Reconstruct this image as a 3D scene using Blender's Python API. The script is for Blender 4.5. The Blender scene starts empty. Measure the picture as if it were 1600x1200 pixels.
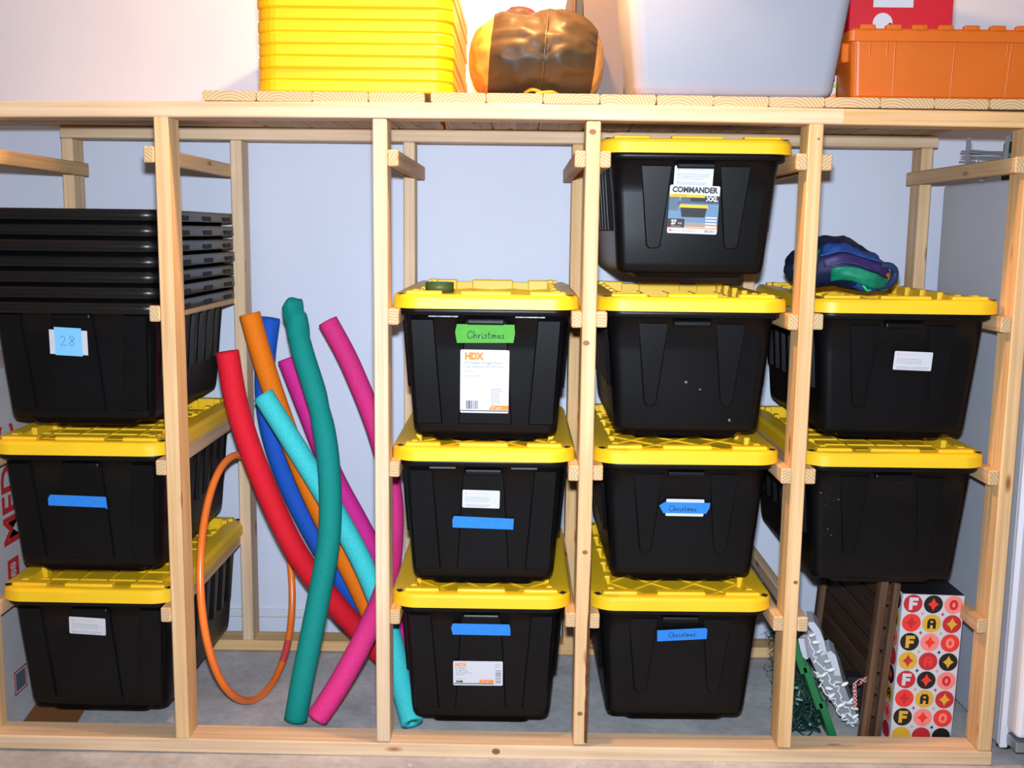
import bpy, bmesh, math, random
from mathutils import Vector, Matrix, noise
random.seed(7)
S = bpy.context.scene
COL = S.collection
PI = math.pi

# ------------------------------------------------------------------ camera
CAM = Vector((-0.1857, -2.7931, 1.472))
PITCH, YAW, ROLL, FPX = 0.1445, -0.0064, 0.0122, 1643.6
fwd = Vector((math.sin(YAW)*math.cos(PITCH), math.cos(YAW)*math.cos(PITCH), -math.sin(PITCH)))
rt0 = Vector((math.cos(YAW), -math.sin(YAW), 0)); up0 = rt0.cross(fwd)
RT = rt0*math.cos(ROLL) + up0*math.sin(ROLL); UP = -rt0*math.sin(ROLL) + up0*math.cos(ROLL)
cd = bpy.data.cameras.new('camera'); cd.sensor_width = 36; cd.lens = FPX/1600*36; cd.clip_start = 0.05; cd.clip_end = 60
co = bpy.data.objects.new('camera', cd); COL.objects.link(co)
co.matrix_world = Matrix(((RT.x, UP.x, -fwd.x, CAM.x), (RT.y, UP.y, -fwd.y, CAM.y), (RT.z, UP.z, -fwd.z, CAM.z), (0, 0, 0, 1)))
S.camera = co

# ------------------------------------------------------------------ light
w = bpy.data.worlds.new('world'); S.world = w; w.use_nodes = True
w.node_tree.nodes['Background'].inputs[0].default_value = (1.0, 0.84, 0.70, 1)
w.node_tree.nodes['Background'].inputs[1].default_value = 0.22
fl = bpy.data.lights.new('camera_flash', 'AREA'); fl.shape = 'RECTANGLE'; fl.size = 0.07; fl.size_y = 0.045
fl.energy = 65; fl.color = (0.75, 0.87, 1.0); fl.spread = math.radians(120)
fo = bpy.data.objects.new('camera_flash', fl); COL.objects.link(fo)
fo.matrix_world = co.matrix_world.copy(); fo.location = CAM + UP*0.13 + fwd*0.02
S.view_settings.view_transform = 'Standard'; S.view_settings.look = 'None'
S.view_settings.exposure = 0.0; S.view_settings.gamma = 1.0; S.view_settings.use_curve_mapping = False

def ray(x, y): return fwd + RT*((x-800)/FPX) - UP*((y-600)/FPX)
def at(x, y, Y): d = ray(x, y); return CAM + d*((Y-CAM.y)/d.y)       # where a sight line meets a depth
def at_z(x, y, Z): d = ray(x, y); return CAM + d*((Z-CAM.z)/d.z)

# ------------------------------------------------------------------ materials
MATS = {}
def srgb(r, g, b):
    f = lambda c: (c/255)/12.92 if c/255 <= .04045 else ((c/255+.055)/1.055)**2.4
    return (f(r), f(g), f(b), 1)
def mat(name, col, rough=.5, spec=.5, metal=0.0, vary=0.0, vscale=8, bump=0.0, bscale=200, trans=0.0, sss=0.0, coat=0.0):
    if name in MATS: return MATS[name]
    m = bpy.data.materials.new(name); m.use_nodes = True; nt = m.node_tree; b = nt.nodes['Principled BSDF']
    c = col if len(col) == 4 else tuple(col)+(1,)
    b.inputs['Base Color'].default_value = c; b.inputs['Roughness'].default_value = rough
    b.inputs['Specular IOR Level'].default_value = spec; b.inputs['Metallic'].default_value = metal
    b.inputs['Coat Weight'].default_value = coat
    if trans: b.inputs['Transmission Weight'].default_value = trans
    tc = nt.nodes.new('ShaderNodeTexCoord')
    if vary:
        n = nt.nodes.new('ShaderNodeTexNoise'); n.inputs['Scale'].default_value = vscale; n.inputs['Detail'].default_value = 6
        nt.links.new(tc.outputs['Object'], n.inputs['Vector'])
        r = nt.nodes.new('ShaderNodeValToRGB')
        r.color_ramp.elements[0].position = .3; r.color_ramp.elements[1].position = .7
        r.color_ramp.elements[0].color = tuple(max(0, x*(1-vary)) for x in c[:3])+(1,)
        r.color_ramp.elements[1].color = tuple(min(1, x*(1+vary)) for x in c[:3])+(1,)
        nt.links.new(n.outputs['Fac'], r.inputs[0]); nt.links.new(r.outputs[0], b.inputs['Base Color'])
    if bump:
        n2 = nt.nodes.new('ShaderNodeTexNoise'); n2.inputs['Scale'].default_value = bscale; n2.inputs['Detail'].default_value = 3
        nt.links.new(tc.outputs['Object'], n2.inputs['Vector'])
        bp = nt.nodes.new('ShaderNodeBump'); bp.inputs['Strength'].default_value = bump; bp.inputs['Distance'].default_value = .002
        nt.links.new(n2.outputs['Fac'], bp.inputs['Height']); nt.links.new(bp.outputs[0], b.inputs['Normal'])
    MATS[name] = m; return m

def wood(name, axis, light, dark, knot=True, rough=.6):
    """pine: grain stretched along one axis, a few knots, a tone of its own for each piece"""
    m = bpy.data.materials.new(name); m.use_nodes = True; nt = m.node_tree; N = nt.nodes; L = nt.links; b = N['Principled BSDF']
    b.inputs['Roughness'].default_value = rough; b.inputs['Specular IOR Level'].default_value = .3
    tc = N.new('ShaderNodeTexCoord'); oi = N.new('ShaderNodeObjectInfo')
    off = N.new('ShaderNodeVectorMath'); off.operation = 'SCALE'; off.inputs[0].default_value = (7, 5, 9); L.new(oi.outputs['Random'], off.inputs['Scale'])
    add = N.new('ShaderNodeVectorMath'); add.operation = 'ADD'; L.new(tc.outputs['Object'], add.inputs[0]); L.new(off.outputs[0], add.inputs[1])
    mp = N.new('ShaderNodeMapping'); s = [75, 75, 75]; s[axis] = 1.6; mp.inputs['Scale'].default_value = s; L.new(add.outputs[0], mp.inputs['Vector'])
    n = N.new('ShaderNodeTexNoise'); n.inputs['Scale'].default_value = 1.0; n.inputs['Detail'].default_value = 5; n.inputs['Distortion'].default_value = .4
    L.new(mp.outputs[0], n.inputs['Vector'])
    r = N.new('ShaderNodeValToRGB'); e = r.color_ramp.elements
    e[0].position = .30; e[0].color = dark; e[1].position = .66; e[1].color = light; L.new(n.outputs['Fac'], r.inputs[0])
    mp2 = N.new('ShaderNodeMapping'); s2 = [9, 9, 9]; s2[axis] = 2.6; mp2.inputs['Scale'].default_value = s2; L.new(add.outputs[0], mp2.inputs['Vector'])
    n2 = N.new('ShaderNodeTexNoise'); n2.inputs['Scale'].default_value = 1.0; L.new(mp2.outputs[0], n2.inputs['Vector'])
    hs = N.new('ShaderNodeHueSaturation'); L.new(r.outputs[0], hs.inputs['Color'])
    mr = N.new('ShaderNodeMapRange'); mr.inputs[1].default_value = .3; mr.inputs[2].default_value = .7; mr.inputs[3].default_value = .88; mr.inputs[4].default_value = 1.08
    L.new(n2.outputs['Fac'], mr.inputs[0]); L.new(mr.outputs[0], hs.inputs['Value'])
    mr2 = N.new('ShaderNodeMapRange'); mr2.inputs[3].default_value = .85; mr2.inputs[4].default_value = 1.15; L.new(oi.outputs['Random'], mr2.inputs[0]); L.new(mr2.outputs[0], hs.inputs['Saturation'])
    out = hs.outputs[0]
    if knot:
        mp3 = N.new('ShaderNodeMapping'); s3 = [11, 11, 11]; s3[axis] = 3.4; mp3.inputs['Scale'].default_value = s3; L.new(add.outputs[0], mp3.inputs['Vector'])
        v = N.new('ShaderNodeTexVoronoi'); v.inputs['Scale'].default_value = 1.0; L.new(mp3.outputs[0], v.inputs['Vector'])
        kr = N.new('ShaderNodeValToRGB'); kr.color_ramp.elements[0].position = .055; kr.color_ramp.elements[0].color = (1, 1, 1, 1)
        kr.color_ramp.elements[1].position = .12; kr.color_ramp.elements[1].color = (0, 0, 0, 1); L.new(v.outputs['Distance'], kr.inputs[0])
        mx = N.new('ShaderNodeMix'); mx.data_type = 'RGBA'; L.new(kr.outputs[0], mx.inputs[0]); L.new(out, mx.inputs[6]); mx.inputs[7].default_value = srgb(150, 92, 48)
        out = mx.outputs[2]
    L.new(out, b.inputs['Base Color'])
    bp = N.new('ShaderNodeBump'); bp.inputs['Strength'].default_value = .15; bp.inputs['Distance'].default_value = .001
    L.new(n.outputs['Fac'], bp.inputs['Height']); L.new(bp.outputs[0], b.inputs['Normal'])
    MATS[name] = m; return m
PL, PD = srgb(226, 192, 152), srgb(206, 164, 118)
WX = wood('pine_along_x', 0, PL, PD); WY = wood('pine_along_y', 1, srgb(218, 184, 142), srgb(194, 152, 106)); WZ = wood('pine_along_z', 2, PL, PD)
DK = wood('deck_pine', 1, srgb(214, 186, 146), srgb(178, 142, 100))
def endgrain():
    m = bpy.data.materials.new('end_grain'); m.use_nodes = True; nt = m.node_tree; N = nt.nodes; L = nt.links; b = N['Principled BSDF']
    b.inputs['Roughness'].default_value = .7
    tc = N.new('ShaderNodeTexCoord'); oi = N.new('ShaderNodeObjectInfo'); cx = N.new('ShaderNodeCombineXYZ')
    mr = N.new('ShaderNodeMapRange'); mr.inputs[3].default_value = -.07; mr.inputs[4].default_value = .07; L.new(oi.outputs['Random'], mr.inputs[0]); L.new(mr.outputs[0], cx.inputs[0])
    m2 = N.new('ShaderNodeMath'); m2.operation = 'MULTIPLY'; m2.inputs[1].default_value = 13.7; L.new(oi.outputs['Random'], m2.inputs[0])
    fr = N.new('ShaderNodeMath'); fr.operation = 'FRACT'; L.new(m2.outputs[0], fr.inputs[0])
    mz = N.new('ShaderNodeMapRange'); mz.inputs[3].default_value = .03; mz.inputs[4].default_value = .08; L.new(fr.outputs[0], mz.inputs[0]); L.new(mz.outputs[0], cx.inputs[2])
    add = N.new('ShaderNodeVectorMath'); add.operation = 'ADD'; L.new(tc.outputs['Object'], add.inputs[0]); L.new(cx.outputs[0], add.inputs[1])
    wv = N.new('ShaderNodeTexWave'); wv.wave_type = 'RINGS'; wv.rings_direction = 'Y'; wv.inputs['Scale'].default_value = 42; wv.inputs['Distortion'].default_value = 1.2; wv.inputs['Detail'].default_value = 2
    wv.inputs['Detail Scale'].default_value = .6
    L.new(add.outputs[0], wv.inputs['Vector'])
    r = N.new('ShaderNodeValToRGB'); r.color_ramp.elements[0].color = srgb(172, 138, 96); r.color_ramp.elements[1].color = srgb(206, 176, 134); r.color_ramp.elements[1].position = .6
    L.new(wv.outputs['Fac'], r.inputs[0]); L.new(r.outputs[0], b.inputs['Base Color']); MATS['endgrain'] = m; return m
EG = endgrain()
BLACK = mat('black_plastic', (.0032, .0032, .0040), .36, .20, vary=.25, vscale=5, bump=.12, bscale=500)
BLACK2 = mat('black_plastic_stacked', (.0035, .0035, .004), .33, .45)
YEL = mat('yellow_plastic', srgb(238, 190, 30), .42, .4, vary=.05, vscale=6)
YELL = mat('yellow_lid_plastic', srgb(248, 182, 12), .4, .4)
SLOT = mat('dark_slot', (.004, .004, .004), .8)
WHITE = mat('white_paper', srgb(198, 198, 205), .6)
INK = mat('black_ink', (.012, .012, .014), .6)
GREYINK = mat('grey_ink', srgb(96, 98, 114), .7)
PENCIL = mat('pen_ink', srgb(40, 60, 70), .7)
ORINK = mat('orange_ink', srgb(240, 130, 30), .6)
REDINK = mat('red_ink', srgb(205, 45, 45), .6)
BLUETAPE = mat('blue_tape', srgb(40, 125, 215), .65, .3, vary=.08, vscale=60)
GREENTAPE = mat('green_tape', srgb(76, 156, 50), .6, .3, vary=.06, vscale=40)
NOTE = mat('blue_sticky_note', srgb(120, 190, 238), .7)
METAL = mat('galvanised_metal', srgb(150, 160, 170), .35, .5, .6)
CLEAR = mat('clear_sticker', srgb(150, 156, 166), .25, .6, vary=.5, vscale=90)

def floor_mat():
    m = bpy.data.materials.new('concrete'); m.use_nodes = True; nt = m.node_tree; N = nt.nodes; L = nt.links; b = N['Principled BSDF']
    b.inputs['Roughness'].default_value = .75
    tc = N.new('ShaderNodeTexCoord')
    n = N.new('ShaderNodeTexNoise'); n.inputs['Scale'].default_value = 3.5; n.inputs['Detail'].default_value = 9; n.inputs['Roughness'].default_value = .62; L.new(tc.outputs['Object'], n.inputs['Vector'])
    r = N.new('ShaderNodeValToRGB'); e = r.color_ramp.elements; e[0].position = .32; e[0].color = srgb(164, 161, 164); e[1].position = .68; e[1].color = srgb(208, 204, 204); L.new(n.outputs['Fac'], r.inputs[0])
    n2 = N.new('ShaderNodeTexNoise'); n2.inputs['Scale'].default_value = 40; n2.inputs['Detail'].default_value = 4; L.new(tc.outputs['Object'], n2.inputs['Vector'])
    mx = N.new('ShaderNodeMix'); mx.data_type = 'RGBA'; mx.blend_type = 'MULTIPLY'; mx.inputs[0].default_value = .35; L.new(r.outputs[0], mx.inputs[6])
    r2 = N.new('ShaderNodeValToRGB'); r2.color_ramp.elements[0].position = .3; r2.color_ramp.elements[0].color = (.55, .53, .52, 1); r2.color_ramp.elements[1].position = .6; L.new(n2.outputs['Fac'], r2.inputs[0]); L.new(r2.outputs[0], mx.inputs[7])
    L.new(mx.outputs[2], b.inputs['Base Color'])
    bp = N.new('ShaderNodeBump'); bp.inputs['Strength'].default_value = .25; bp.inputs['Distance'].default_value = .004; L.new(n2.outputs['Fac'], bp.inputs['Height']); L.new(bp.outputs[0], b.inputs['Normal'])
    return m
CONC = floor_mat()
WALL = mat('painted_drywall', srgb(206, 209, 224), .7, .25, vary=.02, vscale=3, bump=.10, bscale=160)

# ------------------------------------------------------------------ mesh helpers
class MB:
    def __init__(s): s.v = []; s.f = []; s.m = []; s.sm = []
    def add(s, vs, fs, mi=0, smooth=False):
        o = len(s.v); s.v += [tuple(x) for x in vs]
        for f in fs: s.f.append(tuple(i+o for i in f)); s.m.append(mi); s.sm.append(smooth)
        return s
    def box(s, c, d, mi=0):
        x, y, z = c; a, b, h = d[0]/2, d[1]/2, d[2]/2
        vs = [(x+i*a, y+j*b, z+k*h) for k in (-1, 1) for j in (-1, 1) for i in (-1, 1)]
        return s.add(vs, [(0, 2, 3, 1), (4, 5, 7, 6), (0, 1, 5, 4), (2, 6, 7, 3), (0, 4, 6, 2), (1, 3, 7, 5)], mi)
    def bbox(s, c, d, r, mi=0, seg=1):                     # box with chamfered edges
        bm = bmesh.new(); bmesh.ops.create_cube(bm, size=1)
        for v in bm.verts: v.co = Vector((v.co.x*d[0], v.co.y*d[1], v.co.z*d[2])) + Vector(c)
        bmesh.ops.bevel(bm, geom=bm.edges[:], offset=r, segments=seg, affect='EDGES', profile=.5)
        return s.bm(bm, mi)
    def bm(s, bm, mi=0, smooth=False):
        bm.verts.ensure_lookup_table(); bm.verts.index_update()
        s.add([v.co[:] for v in bm.verts], [[v.index for v in f.verts] for f in bm.faces], mi, smooth); bm.free(); return s
    def prism(s, poly, fn, mi=0, front=True):              # poly of (u,v); fn(u,v,t) -> point for t = 0,1
        n = len(poly); vs = [fn(u, v, 0) for u, v in poly] + [fn(u, v, 1) for u, v in poly]
        fs = [tuple(range(n))[::-1], tuple(range(n, 2*n))] + [(i, (i+1) % n, n+(i+1) % n, n+i) for i in range(n)]
        return s.add(vs, fs, mi)
    def loft(s, rings, cap0=True, cap1=True, mi=0, smooth=True, close=False):
        n = len(rings[0]); vs = [p for r in rings for p in r]; fs = []
        R = len(rings)
        for k in range(R if close else R-1):
            a, b = k*n, ((k+1) % R)*n
            for i in range(n): fs.append((a+i, a+(i+1) % n, b+(i+1) % n, b+i))
        s.add(vs, fs, mi, smooth)
        if not close:
            if cap0: s.add(rings[0], [tuple(range(n))[::-1]], mi)
            if cap1: s.add(rings[-1], [tuple(range(n))], mi)
        return s
    def tube(s, pts, r, n=10, mi=0, closed=False, hole=0.0, smooth=True):
        pts = [Vector(p) for p in pts]; N = len(pts); rings = []; up = None
        for i, p in enumerate(pts):
            t = (pts[(i+1) % N]-pts[i-1]) if closed else (pts[min(i+1, N-1)]-pts[max(i-1, 0)])
            t.normalize()
            if up is None: up = t.orthogonal().normalized()
            up = (up - t*up.dot(t)).normalized(); b = t.cross(up)
            rr = r[i] if isinstance(r, (list, tuple)) else r
            rings.append([p + (up*math.cos(a)+b*math.sin(a))*rr for a in [2*PI*k/n for k in range(n)]])
        if hole and not closed:
            def inner(k, d): c = pts[k]; t = (pts[1]-pts[0]).normalized()*d if k == 0 else (pts[-2]-pts[-1]).normalized()*d; return [c+t+(q-c)*hole for q in rings[k]]
            rings = [inner(0, .03), inner(0, 0)] + rings + [inner(-1, 0), inner(-1, .03)]
        return s.loft(rings, True, True, mi, smooth, closed)
    def build(s, name, mats, parent=None, loc=(0, 0, 0), rot=(0, 0, 0)):
        me = bpy.data.meshes.new(name); me.from_pydata(s.v, [], s.f)
        for m in (mats if isinstance(mats, (list, tuple)) else [mats]): me.materials.append(m)
        me.polygons.foreach_set('material_index', s.m); me.polygons.foreach_set('use_smooth', s.sm); me.update()
        o = bpy.data.objects.new(name, me); COL.objects.link(o); o.location = loc; o.rotation_euler = rot
        if parent is not None: o.parent = parent
        return o
def fixn(o):
    bm = bmesh.new(); bm.from_mesh(o.data); bmesh.ops.remove_doubles(bm, verts=bm.verts[:], dist=1e-6); bmesh.ops.recalc_face_normals(bm, faces=bm.faces[:]); bm.to_mesh(o.data); bm.free(); return o
def rr(hx, hy, r, z=0, n=5, cx=0, cy=0):
    pts = []
    for qx, qy, a0 in ((1, -1, -90), (1, 1, 0), (-1, 1, 90), (-1, -1, 180)):
        for k in range(n+1):
            a = math.radians(a0+90*k/n); pts.append((cx+qx*(hx-r)+r*math.cos(a), cy+qy*(hy-r)+r*math.sin(a), z))
    return pts
def thing(name, label, cat, loc=(0, 0, 0), rot=(0, 0, 0), group=None):
    o = bpy.data.objects.new(name, None); COL.objects.link(o); o.location = loc; o.rotation_euler = rot; o.empty_display_size = .05
    return tag(o, label, cat, group)
def tag(o, label, cat, group=None):
    o['label'] = label; o['category'] = cat
    if group: o['group'] = group
    return o
def struct(o): o['kind'] = 'structure'; return o
def share(src, name, parent, loc=(0, 0, 0), rot=(0, 0, 0)):
    o = bpy.data.objects.new(name, src.data); COL.objects.link(o); o.parent = parent; o.location = loc; o.rotation_euler = rot; return o
def catmull(P, n=10, closed=False):
    P = [Vector(p) for p in P]; out = []; N = len(P)
    for i in range(N if closed else N-1):
        if closed: a, b, c, d = P[i-1], P[i], P[(i+1) % N], P[(i+2) % N]
        else: a, b, c, d = P[max(i-1, 0)], P[i], P[i+1], P[min(i+2, N-1)]
        for k in range(n):
            t = k/n; out.append(.5*((2*b)+(c-a)*t+(2*a-5*b+4*c-d)*t*t+(3*b-a-3*c+d)*t**3))
    if not closed: out.append(P[-1])
    return out
def text_geo(mb, s, size, x, y, mi=0, z=.0006, bold=0.0, align='CENTER', width=None, sx=1.0):
    """flat lettering in the local xy plane"""
    cu = bpy.data.curves.new('txt', 'FONT'); cu.body = s; cu.size = size; cu.align_x = align; cu.align_y = 'CENTER'; cu.offset = bold; cu.resolution_u = 3
    o = bpy.data.objects.new('txt', cu); COL.objects.link(o)
    me = bpy.data.meshes.new_from_object(o.evaluated_get(bpy.context.evaluated_depsgraph_get()))
    k = sx
    if width:
        xs = [v.co.x for v in me.vertices]; k = width/max(1e-6, max(xs)-min(xs))
    mb.add([(v.co.x*k+x, v.co.y+y, z) for v in me.vertices], [tuple(p.vertices) for p in me.polygons], mi)
    bpy.data.objects.remove(o); bpy.data.curves.remove(cu); bpy.data.meshes.remove(me)
def rect(mb, x0, y0, x1, y1, mi=0, z=.0005): mb.add([(x0, y0, z), (x1, y0, z), (x1, y1, z), (x0, y1, z)], [(0, 1, 2, 3)], mi)
def poly(mb, pts, mi=0, z=.0005): mb.add([(x, y, z) for x, y in pts], [tuple(range(len(pts)))], mi)
def disc(mb, x, y, r, mi=0, z=.0005, n=28): poly(mb, [(x+r*math.cos(2*PI*k/n), y+r*math.sin(2*PI*k/n)) for k in range(n)], mi, z)
def stroke(mb, pts, wd, mi=0, z=.0006):
    for (x0, y0), (x1, y1) in zip(pts, pts[1:]):
        dx, dy = x1-x0, y1-y0; l = math.hypot(dx, dy) or 1; nx, ny = -dy/l*wd/2, dx/l*wd/2; ex, ey = dx/l*wd*.3, dy/l*wd*.3
        mb.add([(x0-ex+nx, y0-ey+ny, z), (x0-ex-nx, y0-ey-ny, z), (x1+ex-nx, y1+ey-ny, z), (x1+ex+nx, y1+ey+ny, z)], [(0, 1, 2, 3)], mi)
def finelines(mb, x0, x1, y, n, dy, h, mi=0):
    for i in range(n):
        x = x0
        xe = x1-(x1-x0)*random.uniform(0, .35)
        while x < xe:
            wl = random.uniform(.003, .009); rect(mb, x, y-i*dy, min(x+wl, xe), y-i*dy+h, mi); x += wl+.0015

# handwriting: "Christmas" as pen strokes in a 9 x 1 box
HAND = [[(.85, .9), (.5, 1.15), (.1, .8), (0, .35), (.2, 0), (.55, 0), (.85, .2)],
        [(1.05, 1.2), (1.05, 0), (1.15, .45), (1.4, .55), (1.5, .3), (1.55, 0)],
        [(1.85, .55), (1.9, 0), (1.95, .4), (2.2, .55)],
        [(2.5, .5), (2.5, 0), (2.7, .1)], [(2.48, .8), (2.55, .82)],
        [(3.2, .55), (2.95, .5), (3.2, .25), (3.1, 0), (2.85, .05)],
        [(3.6, 1.0), (3.6, .05), (3.8, 0)], [(3.4, .65), (3.9, .65)],
        [(4.1, .5), (4.12, 0), (4.2, .45), (4.4, .5), (4.45, 0), (4.55, .45), (4.75, .5), (4.8, 0)],
        [(5.45, .5), (5.15, .45), (5.1, .1), (5.35, .05), (5.47, .45), (5.5, 0)],
        [(6.1, .55), (5.85, .5), (6.1, .25), (6.0, 0), (5.75, .05)]]
def christmas(mb, x, y, width, mi, wd=.0016):
    k = width/6.1
    for st in HAND:
        p3 = catmull([(a*k, b*k*1.05, 0) for a, b in st], 3) if len(st) > 2 else [Vector((a*k, b*k, 0)) for a, b in st]
        stroke(mb, [(x-width/2+p.x, y-.5*k+p.y) for p in p3], wd, mi)

# ------------------------------------------------------------------ setting
YW = 0.90
struct(MB().add([(-5, -4.5, -.006), (4.5, -4.5, -.006), (4.5, YW, -.006), (-5, YW, -.006)], [(0, 1, 2, 3)]).build('floor', CONC))
struct(MB().box((-.25, YW+.05, 1.4), (9.5, .1, 2.8)).build('wall_back', WALL))
struct(MB().box((-.25, (YW-4.5)/2, 2.85), (9.5, YW+4.5, .1)).build('ceiling', mat('ceiling_paint', srgb(205, 203, 200), .8)))
struct(MB().bbox((-.25, YW-.006, .076), (9.5, .012, .030), .003).build('baseboard_back', mat('trim_paint', srgb(205, 206, 214), .6)))

# ------------------------------------------------------------------ ceiling lamp above the rack's front edge
lamp = thing('ceiling_bulb', 'bare warm light bulb on the ceiling above the rack', 'lamp', (-.20, -.118, 2.8))
MB().loft([rr(.06, .06, .06, 0, 6), rr(.055, .055, .055, -.02, 6), rr(.025, .025, .025, -.025, 6), rr(.022, .022, .022, -.05, 6), rr(.004, .004, .004, -.052, 6), rr(.004, .004, .004, -.20, 6), rr(.020, .020, .020, -.205, 6), rr(.020, .020, .020, -.255, 6)]).build('socket', mat('porcelain', srgb(230, 228, 220), .4), lamp)
bl = bpy.data.lights.new('bulb_light', 'POINT'); bl.energy = 92; bl.color = (1.0, .53, .20); bl.shadow_soft_size = .03
bo = bpy.data.objects.new('bulb_light', bl); COL.objects.link(bo); bo.parent = lamp; bo.location = (0, 0, -.30)

# ------------------------------------------------------------------ lumber rack
PX = [-1.680, -1.1244, -.555, 0.0, .5764, 1.1407]
W2, D4 = .038, .089
H = 1.757; YB = .7255
TIERS = [1.679, 1.262, .844, .425]
CT, CH = .028, .042
rack = thing('storage_rack', 'open pine lumber storage rack with posts, cleats and plank deck', 'rack', (0, 0, 0))
def beam(name, c, d, m): return MB().bbox((0, 0, 0), d, .003, 0, 1).build(name, m, rack, c)
def bowed(name, xs, zs, y0, h, d, m):
    """a long stick with the slight bow of real lumber; zs are its top at xs"""
    rings = []
    for x, z in zip(xs, zs):
        b = .003; y1 = y0+d
        rings.append([(x, y0+b, z), (x, y0, z-b), (x, y0, z-h+b), (x, y0+b, z-h), (x, y1-b, z-h), (x, y1, z-h+b), (x, y1, z-b), (x, y1-b, z)])
    return fixn(MB().loft(rings, True, True, 0, False).build(name, m, rack))
def bow(x, c, k): return c - k*(x+.25)**2
xs = [-1.95+i*(.645+1.95)/8 for i in range(9)]
bowed('top_rail', xs, [1.7985-.0075*((x+.1)/1.3)**2 if x < -.1 else 1.7985-.0035*((x+.1)/.7)**2 for x in xs], 0, .040, D4, WX)
xs2 = [.6455, .9, 1.17]
bowed('top_rail', xs2, [1.7945, 1.793, 1.791], 0, .040, D4, WX)
bowed('top_rail', [-1.70, 0, 1.172], [1.797, 1.797, 1.797], YB, .040, D4, WX)
bowed('bottom_plate', [-1.95, -1.4, -.8, -.2, .5, 1.16], [.043, .040, .036, .033, .033, .036], 0, .041, D4, WX)
bowed('bottom_plate', [-1.72, 0, 1.16], [.038, .038, .038], YB, .038, D4, WX)
for i, x in enumerate(PX):
    for y in (0, YB):
        beam('post', (x, y+D4/2, .0375+(1.7565-.0375)/2), (W2, D4, 1.7565-.0375-.001), WZ)
def cleat(i, side, z):
    x = PX[i]+side*(W2/2+CT/2)
    dy = random.uniform(-.008, .006)
    o = beam('cleat', (x, dy+.395, z-CH/2), (CT, .785, CH), WY); o.rotation_euler.x = random.uniform(-.004, .004)
    e = MB(); e.box((0, 0, 0), (CT-.006, .0008, CH-.006)); q = e.build('end_grain', EG, o, (0, -.785/2-.0002, 0))
for i, side in ((0, 1), (1, -1), (2, 1), (3, -1), (3, 1), (4, -1), (4, 1), (5, -1)):
    for z in TIERS: cleat(i, side, z)
# deck boards, front ends flush with the rail
edges = [(315, 399.5), (400.5, 487), (487.5, 574.5), (575.5, 662.5), (673, 759), (760, 848), (849, 937), (938, 1025), (1027, 1115), (1115.5, 1202), (1203, 1289), (1290, 1375), (1376, 1460), (1461, 1545.5), (1547, 1631)]
for k, (a, b) in enumerate(edges):
    pa, pb = at(a, 158+(max(a-900, 0)/700)**1.5*14, 0), at(b, 158+(max(b-900, 0)/700)**1.5*14, 0)
    wd = pb.x-pa.x+.0002; cx = (pa.x+pb.x)/2
    zt = 1.7985-.0075*((cx+.1)/1.3)**2 if cx < -.1 else (1.7985-.0035*((cx+.1)/.7)**2 if cx < .645 else 1.794)
    y0 = random.uniform(.0, .008); y1 = .897
    mb = MB(); n = rr(wd/2, .0127, .006, 0, 3)
    rings = [[(p[0], y, p[1]) for p in n] for y in (y0, y1)]
    mb.loft(rings, False, False, 0, False); mb.add(rings[0], [tuple(range(len(n)))], 1); mb.add(rings[1], [tuple(range(len(n)))[::-1]], 1)
    fixn(mb.build('deck_board', [DK, EG], rack, (cx, 0, max(zt, 1.797)+.0130)))
for y in (.54, .683, .826):
    MB().bbox((0, 0, 0), (.95, .14, .0255), .005).build('deck_board', WX, rack, (-1.53+.03, y, 1.8105))
# knots on the posts, screw heads, bracket plates
KN = mat('knot', srgb(140, 84, 44), .6); 
def knot(px, py, r, Y=0): 
    p = at(px, py, Y); mb = MB(); disc(mb, 0, 0, 1, 0, 0, 16); o = mb.build('knot', KN, rack, (p.x, Y-.0008, p.z), (PI/2, 0, 0)); o.scale = (r*1.3, r, 1)
for a in ((926, 206, .007), (916, 536, .007), (914, 863, .006), (906, 1115, .006), (1243, 910, .005), (775, 1174, .009), (1279, 217, .003)): knot(*a)

p = at(1190, 905, .47)
br = MB().bbox((0, 0, 0), (.030, .05, .0025), .0008).build('corner_bracket', METAL, rack, (p.x, .47, p.z)); MB().bbox((.015, 0, .012), (.0025, .05, .026), .0008).build('bracket_flange', METAL, br)
BARK = mat('bark', srgb(96, 56, 28), .8, .2, vary=.4, vscale=60, bump=.5, bscale=120)
zz = [.045+i*.024 for i in range(23)]
mb = MB(); rnb = random.Random(5)
rings_ = [[(PX[3]+.0195-.006*k_-rnb.uniform(0, .0025)*k_, -.0008, z_), (PX[3]+.0205, -.0008, z_), (PX[3]+.0205, .06, z_), (PX[3]+.0185, .06, z_)] for z_, k_ in [(z_, min(1, (.60-z_)/.25)) for z_ in zz]]
fixn(mb.loft(rings_, True, True, 0, False).build('bark_edge', BARK, rack))
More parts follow.
